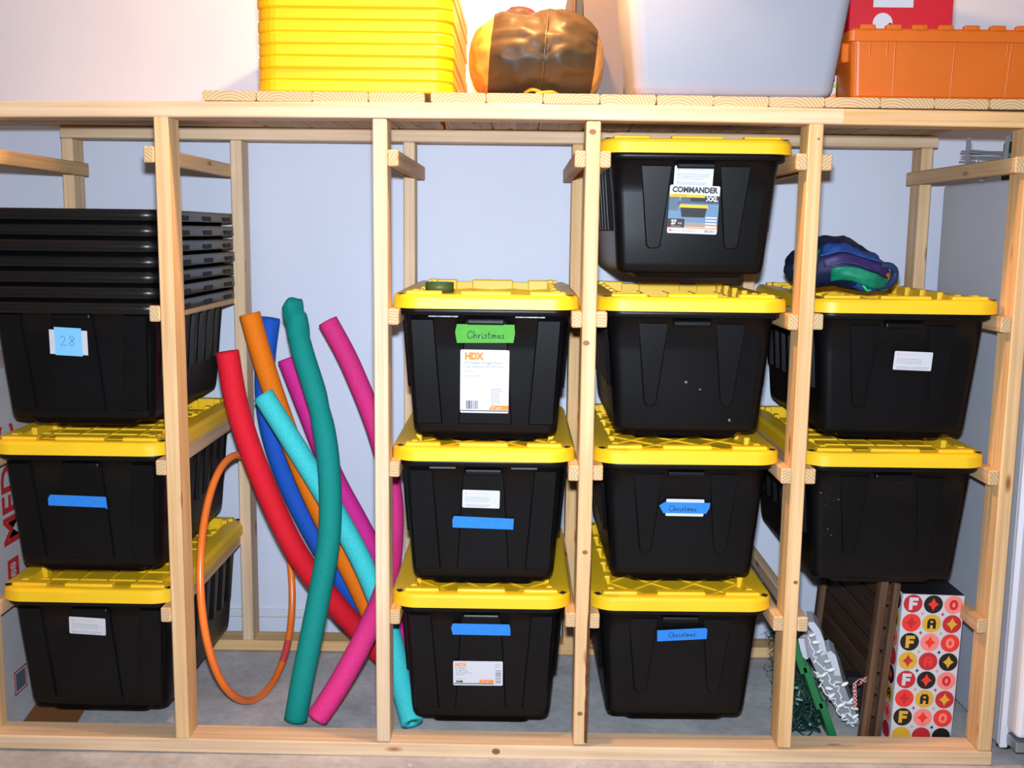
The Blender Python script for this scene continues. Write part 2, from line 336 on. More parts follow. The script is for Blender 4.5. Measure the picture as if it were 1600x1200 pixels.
# ------------------------------------------------------------------ totes
LH = .038      # lid skirt height
def make_lid_mesh(hx, hy, pattern):
    mb = MB(); r = .075; n = 14
    prof = [(0, -.004), (0, 0), (.0015, .028), (.006, .0355), (.012, .038), (.030, .038)]      # inset, z
    rings = [rr(hx-.003, hy-.003, r-.003, 0, n)] + [rr(hx-i, hy-i, r-i*.8, z, n) for i, z in prof[1:]]
    rings += [rr(hx-.060, hy-.042, .034, .0375, n), rr(hx-.064, hy-.046, .032, .014, n)]
    mb.loft(rings, True, True, 0, False)
    ix, iy = hx-.062, hy-.044
    # raised blocks round the rim (front, back, sides)
    def blk(x0, x1, y0, y1, z1=.050, z0=.010):
        mb.bbox(((x0+x1)/2, (y0+y1)/2, (z0+z1)/2), (abs(x1-x0), abs(y1-y0), z1-z0), .004, 0, 2)
    for s in (-1, 1):
        blk(-.068, .068, s*(iy-.012), s*(iy+.018), .046)
        for t in (-1, 1):
            blk(t*(ix-.075), t*(ix+.022), s*(iy-.012), s*(iy+.018), .046); blk(t*(ix-.012), t*(ix+.008), s*(iy-.008), s*(iy-.040), .049)
        for y in (-.20, -.07, .07, .20): blk(s*(ix-.012), s*(ix+.006), y-.016, y+.016, .044)
    zf = .0145
    def rib(x0, y0, x1, y1, wd=.005, h=.0035):
        d = Vector((x1-x0, y1-y0)); l = d.length
        if l < .01: return
        nx, ny = -d.y/l*wd/2, d.x/l*wd/2
        vs = [(x0+nx, y0+ny, .011), (x0-nx, y0-ny, .011), (x1-nx, y1-ny, .011), (x1+nx, y1+ny, .011)]; vs += [(a, b, zf+h) for a, b, c in vs]
        mb.add(vs, [(4, 5, 6, 7), (0, 1, 5, 4), (1, 2, 6, 5), (2, 3, 7, 6), (3, 0, 4, 7)])
    ax, ay = ix-.004, iy-.006
    def clipline(px, py, dx, dy):
        t0, t1 = -9, 9
        for p, d, lim in ((px, dx, ax), (py, dy, ay)):
            if abs(d) < 1e-9:
                if abs(p) > lim: return
                continue
            a, b = sorted(((-lim-p)/d, (lim-p)/d)); t0, t1 = max(t0, a), min(t1, b)
        if t1 > t0: rib(px+dx*t0, py+dy*t0, px+dx*t1, py+dy*t1)
    if pattern == 'diamond':
        for k in range(-6, 7):
            clipline(k*.128, 0, .707, .707); clipline(k*.128, 0, -.707, .707)
    else:
        for k in range(-2, 3): clipline(k*.085+.01, 0, 0, 1)
        for k in range(-4, 5): clipline(0, k*.078, 1, 0)
    o = fixn(mb.build('lid', YEL)); me = o.data; bpy.data.objects.remove(o); return me

BH = .335
def make_body_mesh(hx, hy, style, plain=False):
    """tapered tub: rim flange, ribbed sides, tapered front panels, chamfered base with a raised foot"""
    mb = MB(); n = 6
    P = [(-.004, 0, .034), (-.110, .0085, .033), (-.215, .017, .032), (-.300, .0235, .031), (-.318, .0265, .029), (-.327, .031, .026), (-.330, .038, .022)]
    ins = lambda z: next((a[1]+(b[1]-a[1])*(a[0]-z)/(a[0]-b[0]) for a, b in zip(P, P[1:]) if b[0] <= z <= a[0]), .05)
    rings = [rr(hx+.018, hy+.018, .058, .0, n), rr(hx+.018, hy+.018, .058, -.018, n), rr(hx+.012, hy+.012, .055, -.022, n), rr(hx+.002, hy+.002, .050, -.023, n)]
    rings += [rr(hx-i, hy-i*1.15, r, z, n) for z, i, r in P[1:]]
    inner = [rr(hx-.003-i, hy-.003-i*1.15, max(r-.003, .02), z+.002, n) for z, i, r in P[::-1]]
    mb.loft(rings, False, True, 0, True)
    mb.loft(inner + [rr(hx+.016, hy+.016, .056, .0, n)], True, False, 0, True)
    mb.loft([rr(hx+.016, hy+.016, .056, .0, n), rr(hx+.018, hy+.018, .058, .0, n)], False, False, 0, False)
    if plain:
        o = fixn(mb.build('b', BLACK2)); me = o.data; bpy.data.objects.remove(o); return me
    fy = lambda z: -(hy-ins(z)*1.15)
    def panel(poly, out, bev=.004):
        n_ = len(poly); cx = sum(p[0] for p in poly)/n_; cz = sum(p[1] for p in poly)/n_
        inn = [(p[0]+(cx-p[0])/max(abs(cx-p[0]), 1e-6)*min(bev, abs(cx-p[0])), p[1]+(cz-p[1])/max(abs(cz-p[1]), 1e-6)*min(bev, abs(cz-p[1]))) for p in poly]
        for s in (1, -1):
            vs = [(x*s, s*(fy(z)+.0015), z) for x, z in poly] + [(x*s, s*(fy(z)-out), z) for x, z in inn]
            fs = [tuple(range(n_, 2*n_))] + [(i, (i+1) % n_, n_+(i+1) % n_, n_+i) for i in range(n_)]
            mb.add(vs, fs)
    def upoly(c, wt, wb, zt, zb, sl):
        pts = [(c-wt/2, zt), (c+wt/2, zt)]
        c2 = c+sl; rb = wb/2*(.95 if style != 'square' else .3)
        if style == 'square': pts += [(c2+wb/2, zb+.008), (c2+wb/2-.008, zb), (c2-wb/2+.008, zb), (c2-wb/2, zb+.008)]
        else: pts += [(c2+rb*math.cos(a), zb+rb+rb*math.sin(a)) for a in [-PI*k/8 for k in range(9)]]
        return pts[::-1]
    if style == 'flat':      # broad tapered centre panel, two darker channels
        panel([(-.058, -.03), (-.075, -.30), (.075, -.30), (.058, -.03)], .006)
        for s in (-1, 1): panel([(s*.140, -.03), (s*.118, -.30), (s*.190, -.30), (s*.206, -.03)][::s], .006)
    else:
        for c in (-.105, .105): panel(upoly(c, .086, .042, -.034, -.262, .0), .004)
    mb.bbox((0, fy(-.035)-.004, -.036), (.105, .022, .016), .005, 0, 2); mb.bbox((0, -fy(-.035)+.004, -.036), (.105, .022, .016), .005, 0, 2)
    # ribs on the long sides
    for s in (-1, 1):
        for k in range(-3, 4):
            y = k*.085; z0, z1 = -.03, -.215
            f = lambda z: s*(hx-ins(z))
            wv = .024
            vs = [(f(z0)-s*.002, y-wv, z0), (f(z0)-s*.002, y+wv, z0), (f(z1)-s*.002, y+wv*.8, z1), (f(z1)-s*.002, y-wv*.8, z1)]
            vs += [(f(z0)+s*.011, y-wv+.005, z0), (f(z0)+s*.011, y+wv-.005, z0), (f(z1)+s*.011, y+wv*.8-.005, z1+.004), (f(z1)+s*.011, y-wv*.8+.005, z1+.004)]
            mb.add(vs, [(4, 5, 6, 7), (0, 1, 5, 4), (1, 2, 6, 5), (2, 3, 7, 6), (3, 0, 4, 7)])
    mb.loft([rr(hx-.068, hy-.042, .02, -.3275, 3), rr(hx-.085, hy-.050, .02, -BH-.006, 3)], True, True, 0, False)
    o = fixn(mb.build('b', BLACK)); me = o.data; bpy.data.objects.remove(o); return me

HXB, HYB = .226, .352
BODY = {k: make_body_mesh(HXB, HYB, k) for k in ('flat', 'round', 'square')}
BODYP = make_body_mesh(HXB, HYB, 'flat', True)
LIDS = {(p, w_): make_lid_mesh(w_/2, .385, p) for p in ('diamond', 'grid') for w_ in (.512, .522)}
sl = MB(); sl.bbox((0, 0, 0), (.016, .021, .001), .0003); _s = sl.build('s', SLOT); SLOTM = _s.data; bpy.data.objects.remove(_s)
TILT = math.atan(.017*1.15/.215)
FACE = {}
def tote(col, tier, label, style, pat, lw=.512, dx=0, dy=0, dz=0, rz=0, bs=1.045):
    cx = (PX[col]+PX[col+1])/2+dx; z = TIERS[tier]+.001+dz
    t = thing('storage_tote', label, 'tote', (cx, .412+dy, z), (0, 0, rz), 'black totes with yellow lids')
    o = bpy.data.objects.new('body', BODY[style]); COL.objects.link(o); o.parent = t; o.location = (0, 0, .004); o.scale.z = bs*(1.05 if col == 2 else 1); FACE[t.name] = o.scale.z
    l = bpy.data.objects.new('lid', LIDS[(pat, lw)]); COL.objects.link(l); l.parent = t
    for sx in (-1, 1):
        for sy in (-1, 1):
            s_ = bpy.data.objects.new('corner_slot', SLOTM); COL.objects.link(s_); s_.parent = l; s_.location = (sx*(lw/2-.026), sy*(.385-.033), .0384); s_.rotation_euler.z = sx*sy*.5
    return t
def on_face(t, mb, name, mats, x, z, rollz=0.0, out=.0, mesh_thick=None):
    """a flat sticker on the tote's front; local x right, y up, z out of the face"""
    zs = FACE.get(t.name, 1.0); ins_ = .017*1.15/.215*(-z/zs); y = -(HYB-ins_)-.0072-out; TL = math.atan(.017*1.15/.215/zs)
    o = mb.build(name, mats, t, (x, y, z+.004)); o.rotation_euler = Matrix.Rotation(PI/2+TL, 3, 'X').to_euler()
    if rollz: o.rotation_euler = (Matrix.Rotation(PI/2+TL, 3, 'X') @ Matrix.Rotation(rollz, 3, 'Z')).to_euler()
    return o
def slab(mb, pts, th=.0004, mi=0):
    n = len(pts); vs = [(x, y, 0) for x, y in pts]+[(x, y, th) for x, y in pts]
    mb.add(vs, [tuple(range(n, 2*n))]+[(i, (i+1) % n, n+(i+1) % n, n+i) for i in range(n)], mi)
def child_print(lbl, mb, mats, name='print'): return mb.build(name, mats, lbl)
def rrect(w_, h_, r=.003): return [(p[0], p[1]) for p in rr(w_/2, h_/2, r, 0, 2)]
def info_label(t, x, z, roll=0):
    mb = MB(); slab(mb, rrect(.104, .052)); lb = on_face(t, mb, 'paper_label', WHITE, x, z, roll)
    pm = MB(); stroke(pm, [(-.044, .019), (-.040, .013)], .0025, 1); finelines(pm, -.034, .034, .016, 1, .006, .0014, 1); finelines(pm, -.044, .044, .004, 3, .0055, .0010, 0); finelines(pm, -.044, .046, -.018, 2, .004, .0010, 0)
    child_print(lb, pm, [GREYINK, mat('pink_ink', srgb(222, 150, 150), .7)])
def tape(t, x, z, pts, m, roll=0, name='tape', out=.0, word=None, ink=PENCIL):
    mb = MB(); slab(mb, pts); tp = on_face(t, mb, name, m, x, z, roll, out)
    if word:
        pm = MB(); christmas(pm, word[0], word[1], word[2], 0, word[3]); child_print(tp, pm, ink, 'handwriting')
    return tp

# left column (posts 0-1)
t = tote(0, 2, 'lidded black tote with blank blue tape, under the nested tote stack', 'flat', 'grid', dx=.003, dz=.002)
tape(t, -.015, -.145, [(-.085, -.012), (.075, -.015), (.080, -.021), (.078, .017), (-.078, .020), (-.085, .008)], BLUETAPE, -.01)
t = tote(0, 3, 'lowest lidded tote at the left, white label high on its front', 'flat', 'grid', dx=.012, rz=-.01)
info_label(t, -.010, -.085, -.05)
NEST = 7; zb = TIERS[1]+.002
for k in range(NEST):
    t = thing('nested_tote', ['bottom tote of the lidless nested black stack, with blue 28 note', 'second tote from the bottom of the nested black stack', 'third tote from the bottom of the nested black stack', 'middle tote of seven in the nested black stack', 'third tote from the top of the nested black stack', 'second tote from the top of the nested black stack', 'topmost open tote of the nested black stack'][k], 'tote', ((PX[0]+PX[1])/2+random.uniform(-.003, .003), .412+random.uniform(-.004, .004), zb+k*.0415), (0, 0, random.uniform(-.004, .004)), 'nested lidless black totes')
    o = bpy.data.objects.new('body', BODY['flat'] if k == 0 else BODYP); COL.objects.link(o); o.parent = t
    mb = MB()
    mb.loft([rr(.262, .392, .06, .004, 6), rr(.264, .394, .06, -.026, 6), rr(.250, .380, .055, -.026, 6), rr(.250, .380, .055, .004, 6)], False, False, 0, True, True)
    fixn(mb.build('rim', BLACK2, t))
    for s in (-1, 1):
        for y in (-.2, .02, .24):
            MB().bbox((s*.2645, y, -.016), (.004, .075, .014), .001).build('rim_notch', SLOT, t)
    if k == 0:
        mb = MB(); slab(mb, [(-.052, -.034), (.052, -.034), (.052, .034), (-.052, .034)]); wl = on_face(t, mb, 'paper_label', WHITE, -.014, -.112, -.03, .001)
        mb = MB(); slab(mb, [(-.037, -.038), (.037, -.040), (.037, .038), (-.037, .040)], .0004); nt_ = on_face(t, mb, 'sticky_note', NOTE, -.014, -.110, -.02, .0025)
        pm = MB()
        stroke(pm, [(-.021, .010), (-.016, .016), (-.008, .012), (-.009, .004), (-.021, -.010), (-.005, -.010)], .0016)
        stroke(pm, [(p.x, p.y) for p in catmull([(.016, .012, 0), (.008, .016, 0), (.004, .009, 0), (.012, .002, 0), (.015, -.006, 0), (.008, -.011, 0), (.003, -.005, 0), (.010, .002, 0), (.016, .009, 0)], 3, True)], .0016)
        child_print(nt_, pm, mat('pencil', srgb(90, 120, 150), .7), 'handwriting')

# centre-left column (posts 2-3)
t = tote(2, 1, 'black tote with green tape reading Christmas above a tall label', 'flat', 'diamond')
tape(t, .0, -.073, [(-.078, -.026), (.076, -.024), (.080, .002), (.078, .026), (-.078, .026), (-.083, .004)], GREENTAPE, 0, 'green_tape', 0, (.0, -.004, .098, .0022))
mb = MB(); slab(mb, rrect(.134, .178, .004)); lb = on_face(t, mb, 'paper_label', WHITE, -.002, -.206, -.006)
pm = MB()
text_geo(pm, 'HDX', .026, -.030, .070, 0, bold=.0018, width=.052); text_geo(pm, '27 Gallon Tough Tote', .0105, -.0555, .0525, 1, align='LEFT', width=.100); text_geo(pm, 'Caja resistente de 102 litros', .0075, -.0555, .042, 1, align='LEFT', width=.106)
finelines(pm, -.055, -.018, .028, 1, .004, .0010, 1); finelines(pm, -.055, -.005, .015, 1, .004, .0010, 1); finelines(pm, .018, .052, -.022, 9, .0050, .0013, 1)
for i in range(12): rect(pm, -.050+i*.0027, -.078, -.050+i*.0027+random.choice((.0009, .0017, .0021)), -.054, 2)
poly(pm, [(.012, -.080), (.067, -.080), (.067, -.067), (.019, -.067)], 0); text_geo(pm, '27 gal', .010, .032, -.0735, 3, z=.0009, width=.028); rect(pm, -.067, -.084, .067, -.0815, 2)
child_print(lb, pm, [ORINK, GREYINK, INK, WHITE])
for s in (-1, 1):
    mb = MB(); slab(mb, [(-.040, -.006), (.040, -.006), (.040, .008), (-.040, .008)]); on_face(t, mb, 'clear_sticker', CLEAR, s*.118+.003, -.022, 0, .0005)
t = tote(2, 2, 'tote with small white label over blank blue tape, middle of its column', 'flat', 'diamond', dx=-.005, rz=.006)
info_label(t, -.006, -.118, -.02)
tape(t, .0, -.186, [(-.085, -.018), (.085, -.019), (.086, .013), (-.082, .016), (-.086, .004)], BLUETAPE, -.02)
for s in (-1, 1):
    mb = MB(); slab(mb, [(-.036, -.006), (.036, -.006), (.036, .006), (-.036, .006)]); on_face(t, mb, 'clear_sticker', mat('clear_sticker_dim', srgb(90, 94, 102), .25), s*.113, -.024, 0, .0005)
t = tote(2, 3, 'floor-level tote with blue tape over a wide low white label', 'flat', 'diamond', dx=-.006)
tape(t, .0, -.078, [(-.080, -.017), (.084, -.017), (.083, .006), (.080, .017), (-.080, .017), (-.085, .004)], BLUETAPE, -.004)
mb = MB(); slab(mb, rrect(.142, .076, .003)); lb = on_face(t, mb, 'paper_label', WHITE, -.008, -.214, .004)
pm = MB()
text_geo(pm, 'HDX', .015, -.049, .026, 0, bold=.0006, width=.033); text_geo(pm, '27 Gallon', .007, -.065, .0155, 1, align='LEFT', width=.030); text_geo(pm, 'Tough Tote', .007, -.065, .008, 1, align='LEFT', width=.036); text_geo(pm, 'Caja resistente de', .0055, -.065, .001, 1, align='LEFT', width=.046); text_geo(pm, '102 litros', .0055, -.065, -.005, 1, align='LEFT', width=.024)
finelines(pm, -.065, -.02, -.018, 1, .004, .0008, 1); rect(pm, -.063, -.029, -.053, -.023, 1); rect(pm, -.052, -.029, -.044, -.023, 2)
poly(pm, [(.002, -.030), (.045, -.030), (.045, -.020), (.007, -.020)], 0); text_geo(pm, '27 gal', .007, .022, -.025, 3, z=.0009, width=.020); rect(pm, -.070, -.0335, .045, -.031, 2)
finelines(pm, .049, .067, .028, 3, .005, .001, 1)
for i in range(10): rect(pm, .050, -.030+i*.0042, .066, -.030+i*.0042+random.choice((.0012, .0022)), 1)
child_print(lb, pm, [ORINK, GREYINK, INK, WHITE])

# centre-right column (posts 3-4)
t = tote(3, 0, 'topmost tote, picture label with a yellow-lidded tote and XXL on it', 'square', 'grid', .522, dx=-.014, rz=.012, bs=.975)
info_label(t, -.006, -.062, -.03)
mb = MB(); slab(mb, rrect(.134, .128, .004)); lb = on_face(t, mb, 'picture_label', WHITE, -.002, -.150, -.025, .001)
pm = MB()
text_geo(pm, 'COMMANDER', .020, 0, .0515, 0, bold=.0009, width=.122)
rect(pm, -.067, .0325, .028, .0405, 1); text_geo(pm, 'MOBILE STORAGE', .0055, -.040, .0365, 0, z=.0008, width=.036)
rect(pm, -.067, -.046, .067, .0325, 2); rect(pm, -.067, -.004, -.040, .0325, 7); rect(pm, -.045, .010, -.036, .022, 5); rect(pm, -.035, .016, .067, .0325, 3, .0006); rect(pm, -.067, -.046, .067, -.034, 6, .0006)
rect(pm, -.010, .022, .028, .0315, 0, .0007)
poly(pm, [(-.036, .006), (.036, .006), (.031, -.020), (-.031, -.020)], 0, .0008); poly(pm, [(-.039, .005), (.039, .005), (.037, .013), (-.037, .013)], 1, .0009)
rect(pm, .028, .0205, .067, .0375, 0, .0008); text_geo(pm, 'XXL', .017, .0475, .029, 4, z=.001, bold=.0008, width=.033)
rect(pm, -.067, -.048, -.022, -.025, 0, .0009); text_geo(pm, '27', .016, -.051, -.035, 4, z=.001, bold=.001, width=.015); text_geo(pm, 'GAL', .008, -.034, -.037, 4, z=.001, width=.012); text_geo(pm, '102 litres', .004, -.045, -.045, 4, z=.001, width=.026)
for i in range(4): rect(pm, .034, -.022-i*.008, .064, -.018-i*.008, 4, .0009)
rect(pm, -.067, -.050, .067, -.0475, 8, .0007); rect(pm, -.062, -.058, -.055, -.054, 5); finelines(pm, -.054, -.03, -.057, 1, .003, .0012, 9); finelines(pm, -.028, .02, -.055, 2, .003, .0008, 9)
for i in range(12): rect(pm, .034+i*.0022, -.060, .034+i*.0022+random.choice((.0007, .0014)), -.053, 9)
child_print(lb, pm, [INK, mat('label_yellow', srgb(235, 180, 20), .6), mat('label_blue', srgb(96, 128, 160), .6), mat('label_slate', srgb(70, 84, 104), .6), WHITE, REDINK, mat('label_tan', srgb(150, 135, 120), .6), mat('label_sky', srgb(180, 190, 175), .6), ORINK, GREYINK])
t = tote(3, 1, 'scuffed plain black tote with no sticker, below the picture-label tote', 'round', 'grid', .522, dx=-.006, rz=.003)
SC = mat('scuff', srgb(96, 96, 98), .8)
for x, z, r in ((.115, -.305, .005), (-.01, -.2, .004), (.03, -.22, .003)):
    mb = MB(); slab(mb, [(r*random.uniform(.5, 1.2)*math.cos(a), r*1.2*random.uniform(.5, 1.2)*math.sin(a)) for a in [2*PI*k/9 for k in range(9)]], .0002); on_face(t, mb, 'scuff', SC, x, z)
t = tote(3, 2, 'tote with blue Christmas tape stuck across a white label', 'round', 'diamond', .522, dx=-.010, rz=.012)
mb = MB(); slab(mb, rrect(.106, .050)); on_face(t, mb, 'paper_label', WHITE, .0, -.135, -.01)
tape(t, .0, -.136, [(-.060, -.015), (.060, -.016), (.068, .0), (.070, .016), (-.058, .017), (-.072, .007)], BLUETAPE, .0, 'tape', .0015, (-.006, -.002, .074, .0018))
t = tote(3, 3, 'bottom tote with tilted blue Christmas tape and no paper label', 'round', 'diamond', .522, dx=-.012, rz=.012)
tape(t, .006, -.085, [(-.070, -.018), (.070, -.016), (.072, .014), (.066, .018), (-.070, .016)], BLUETAPE, .05, 'tape', 0, (.0, .0, .074, .0018))

# right column (posts 4-5)
t = tote(4, 1, 'tote carrying the dark sports bag, small white label on its front', 'round', 'grid', .522, dx=.001, dz=.002, rz=-.008)
info_label(t, .032, -.135, -.03)
t = tote(4, 2, 'dusty black tote with no label above the patterned letter box', 'round', 'grid', .512, dx=-.006, rz=.006)
SC2 = mat('dust', srgb(70, 70, 72), .9)
for k in range(14):
    x, z = random.gauss(-.175, .012), random.uniform(-.26, -.05)
    r = random.uniform(.001, .0035); mb = MB(); slab(mb, [(r*random.uniform(.4, 1.3)*math.cos(a), r*random.uniform(.4, 1.3)*math.sin(a)) for a in [2*PI*k/7 for k in range(7)]], .0002); on_face(t, mb, 'dust_speck', SC2, x, z, 0, -.005)

# ------------------------------------------------------------------ pool noodles and hoop
def foam(name, rgb): return mat('foam_'+name, srgb(*rgb), .75, .25, vary=.16, vscale=260, bump=.5, bscale=420)
def noodle(label, pts, m, r=.0335, n=9, crumple=False):
    P = catmull([at(x, y, Y) for x, y, Y in pts], n)
    rs = r
    if crumple:
        rs = [r*(.70 if i == 0 else .80 if i == 1 else .92 if i == 2 else .85 if i == 3 else .96+.03*math.sin(i*2.2) if i < 9 else 1.0)*(1-.10*math.exp(-((i-19)/1.5)**2)) for i in range(len(P))]
    o = MB().tube(P, rs, 24, 0, False, .32).build('pool_noodle', m); fixn(o)
    if crumple:
        top = P[0]
        for v in o.data.vertices:
            d = (v.co-top).length; k = max(0, 1-d/.16)
            q = v.co*22; v.co += Vector((noise.noise(q), noise.noise(q+Vector((9, 0, 0))), noise.noise(q+Vector((0, 9, 0)))))*.016*k
    return tag(o, label, 'pool noodle', 'pool noodles')
noodle('red foam pool noodle, leftmost and lowest-topped of the bunch', [(355, 549, .34), (372, 640, .34), (408, 745, .35), (462, 860, .38), (525, 945, .43), (592, 1018, .50), (625, 1055, .53)], foam('red', (214, 22, 42)), .0345)
noodle('dark teal foam noodle with crumpled top end, nearest to the front', [(457, 470, .50), (470, 540, .44), (497, 630, .38), (513, 720, .33), (515, 830, .28), (497, 940, .23), (475, 1050, .18), (462, 1124, .165)], foam('teal', (6, 132, 124)), .0345, 9, True)
noodle('pink foam noodle that bows out past the post', [(512, 502, .68), (548, 570, .66), (588, 670, .62), (611, 760, .57), (614, 840, .50), (603, 915, .36), (572, 990, .22), (535, 1060, .165), (496, 1122, .135)], foam('pink', (214, 48, 124)), .0335)
noodle('pale turquoise foam noodle crossing in front of the orange one', [(411, 617, .46), (460, 695, .44), (515, 785, .42), (562, 870, .40), (592, 940, .38), (612, 1000, .33), (628, 1070, .24), (644, 1130, .15)], foam('turquoise', (64, 196, 200)), .0335)
noodle('orange foam noodle with the widest open top, behind the turquoise', [(390, 490, .56), (410, 560, .56), (440, 650, .56), (478, 750, .55), (518, 835, .55), (552, 900, .55), (580, 960, .55), (605, 1015, .55)], foam('orange', (232, 118, 12)), .0335)
noodle('royal blue foam noodle mostly hidden behind the orange one', [(422, 497, .68), (414, 570, .68), (418, 650, .67), (442, 735, .66), (482, 820, .65), (530, 900, .65), (580, 965, .66), (620, 1015, .66)], foam('blue', (24, 84, 186)), .0335)
noodle('magenta foam noodle behind the dark teal noodle', [(449, 560, .66), (480, 640, .66), (520, 740, .65), (560, 815, .64), (600, 890, .63), (622, 945, .58), (636, 1000, .52), (655, 1060, .44)], foam('magenta', (206, 40, 140)), .0330)
hoop_m = mat('hoop_plastic', srgb(238, 116, 44), .28, .5, vary=.2, vscale=5)
def hoop_pt(k, n=26):
    a = 2*PI*k/n; c = math.cos(a); v = math.sin(a)                      # c: along the hoop's width, v: height
    wx = .5*(1-.10*v)*c
    return Vector((-.985-.100*(1+v)/2+.068*wx/.5, .37+.27*wx/.5+.09*(v+1)/2, .005+.376*(1+v)))
hp = catmull([hoop_pt(k) for k in range(26)], 4, True)
hoop = MB().tube(hp, .0115, 12, 0, True).build('hula_hoop', hoop_m)
tag(hoop, 'orange plastic hula hoop standing behind the left post', 'hula hoop')
ic = int(len(hp)*.80)
MB().tube(hp[ic+3:ic+8], .0119, 12, 0).build('joint_sleeve', mat('hoop_joint', srgb(200, 70, 70), .3), hoop)

# ------------------------------------------------------------------ stack of yellow lids on the deck
DZ = 1.8245
mb = MB(); r = .055
mb.loft([rr(.253, .381, r, -.004, 6), rr(.257, .385, r, 0, 6), rr(.2565, .3845, r, .022, 6), rr(.2535, .3815, r, .0275, 6), rr(.249, .377, r, .029, 6), rr(.215, .343, .03, .029, 6), rr(.213, .341, .03, .010, 6)], True, True, 0, False)
for s in (-1, 1):
    for x in (-.14, 0, .14): mb.bbox((x, s*.345, .020), (.09, .024, .020), .003)
_o = fixn(mb.build('l', YELL)); LM = _o.data; bpy.data.objects.remove(_o)
p0, p1 = at(399, 100, .03), at(707, 100, .03)
cxs = (p0.x+p1.x)/2+.0
ordn = ['lowest', 'second', 'third', 'fourth', 'fifth', 'sixth', 'seventh', 'eighth', 'ninth', 'tenth']
for k in range(10):
    o = bpy.data.objects.new('tote_lid', LM); COL.objects.link(o)
    o.location = (cxs+random.uniform(-.0025, .0025), .405+random.uniform(-.002, .002), DZ+.004+k*.0302-.0005); o.rotation_euler.z = random.uniform(-.004, .004)
    tag(o, ('lowest yellow lid of the stack, resting on the deck boards' if k == 0 else ordn[k]+' yellow lid from the bottom of the lid stack'), 'lid', 'loose yellow lids in a stack')

# ------------------------------------------------------------------ sleeping bag in a compression sack
GOLD = mat('gold_satin', srgb(214, 156, 72), .30, .6, vary=.55, vscale=17)
BROWN = mat('brown_nylon', srgb(66, 50, 30), .48, .35, vary=.2, vscale=9)
sbc = at(838, 76, .24); SBW, SBH, SBD = .188, .122, .20
sb = thing('sleeping_bag', 'gold sleeping bag strapped in a brown zipped compression sack', 'sleeping bag', (sbc.x, .26, DZ))
def sbpt(u, v, grow=1.0, wr=.013):
    """u along the roll (-1..1), v round it"""
    prof = max(0.0, 1-abs(u)**3.2)**.5
    y = -math.cos(v)*SBD*prof*grow; z = math.sin(v)*SBH*prof*grow
    z = max(z, -SBH*.92*grow if prof > .5 else z); x = u*SBW*grow
    nz = (1-2*abs(noise.noise(Vector((x*9+2*math.sin(v), v*3.2+3, 1.7)))))*wr*.9 + noise.noise(Vector((x*26, v*9, 4)))*wr*.55
    l = math.hypot(y, z) or 1
    pinch = -.004*math.exp(-((u-.12)/.05)**2)
    return (x, y+(nz+pinch)*y/l, SBH*.95+z+(nz+pinch)*z/l)
mb = MB(); rings = [[sbpt(u, 2*PI*k/48) for k in range(48)] for u in [-.999, -.99, -.97, -.94, -.9]+[-.86+i*.043 for i in range(41)]+[.9, .94, .97, .99, .999]]
mb.loft(rings); mb.build('quilted_roll', GOLD, sb)
def skew(u, v): return u+.05*math.sin(v)
us = [-.64+i*(1.46/46) for i in range(47)]
mb = MB(); rings = [[Vector(sbpt(skew(u, 2*PI*k/64), 2*PI*k/64, 1.03, .016)) for k in range(64)] for u in us]; mb.loft(rings, False, False); mb.build('compression_sack', BROWN, sb)
mb = MB(); pts = [Vector(sbpt(.10+.05*math.sin(v)-.0, v, 1.055, .004)) for v in [-1.2+i*.1 for i in range(28)]]
mb.tube(pts, .0045, 6); mb.build('zipper', mat('zipper_brown', srgb(72, 54, 28), .45), sb)
mb = MB(); v0 = [Vector(sbpt(-.42+.05*i, 1.75+.0*i, 1.03)) for i in range(9)]
mb.tube([p+Vector((0, 0, .010)) for p in v0], [.01, .018, .022, .024, .024, .024, .022, .018, .01], 10); mb.build('red_strap', mat('red_nylon', srgb(200, 30, 40), .5), sb)
cord = mat('orange_cord', srgb(240, 150, 30), .5)
mb = MB(); mb.tube(catmull([(-.03, -.17, .012), (-.01, -.19, .018), (.02, -.185, .008), (.0, -.20, .006), (.04, -.19, .012), (.06, -.175, .006)], 6), .0045, 6); mb.build('drawcord', cord, sb)

# ------------------------------------------------------------------ brown case, grey bin, orange crate, red box, packet
BC = mat('brown_plastic_case', srgb(92, 76, 68), .5, .4)
cs = thing('storage_case', 'dark brown plastic case standing between sleeping bag and grey bin', 'case', (.10, .52, DZ))
MB().loft([rr(.135, .22, .03, 0, 4), rr(.135, .22, .03, .004, 4), rr(.155, .24, .03, .34, 4), rr(.15, .235, .03, .355, 4)], smooth=False).build('shell', BC, cs)
mb = MB(); mb.tube([(-.115+.12, -.224, .03), (-.115+.12, -.246, .33)], .003, 6); mb.tube([(.005, -.224, .03), (.10, -.224, .03)], .003, 6); mb.build('panel_groove', mat('case_groove', srgb(50, 42, 38), .6), cs)
MB().bbox((-.128, -.228, .30), (.025, .02, .13), .004).build('buckle_strap', INK, cs)
GB = mat('grey_bin_plastic', srgb(150, 152, 164), .5, .35, vary=.03, vscale=4)
a, b = at(992, 147, .03), at(1304, 150, .03)
gcx, ghx = (a.x+b.x)/2, (b.x-a.x)/2
gb = thing('grey_bin', 'large tapered light grey plastic bin on the deck', 'bin', (gcx, .355, DZ))
gd = .33
R_ = [(0, -.024, .03), (.004, -.012, .032), (.011, -.004, .034), (.022, .0, .036), (.24, .026, .038), (.47, .052, .040)]
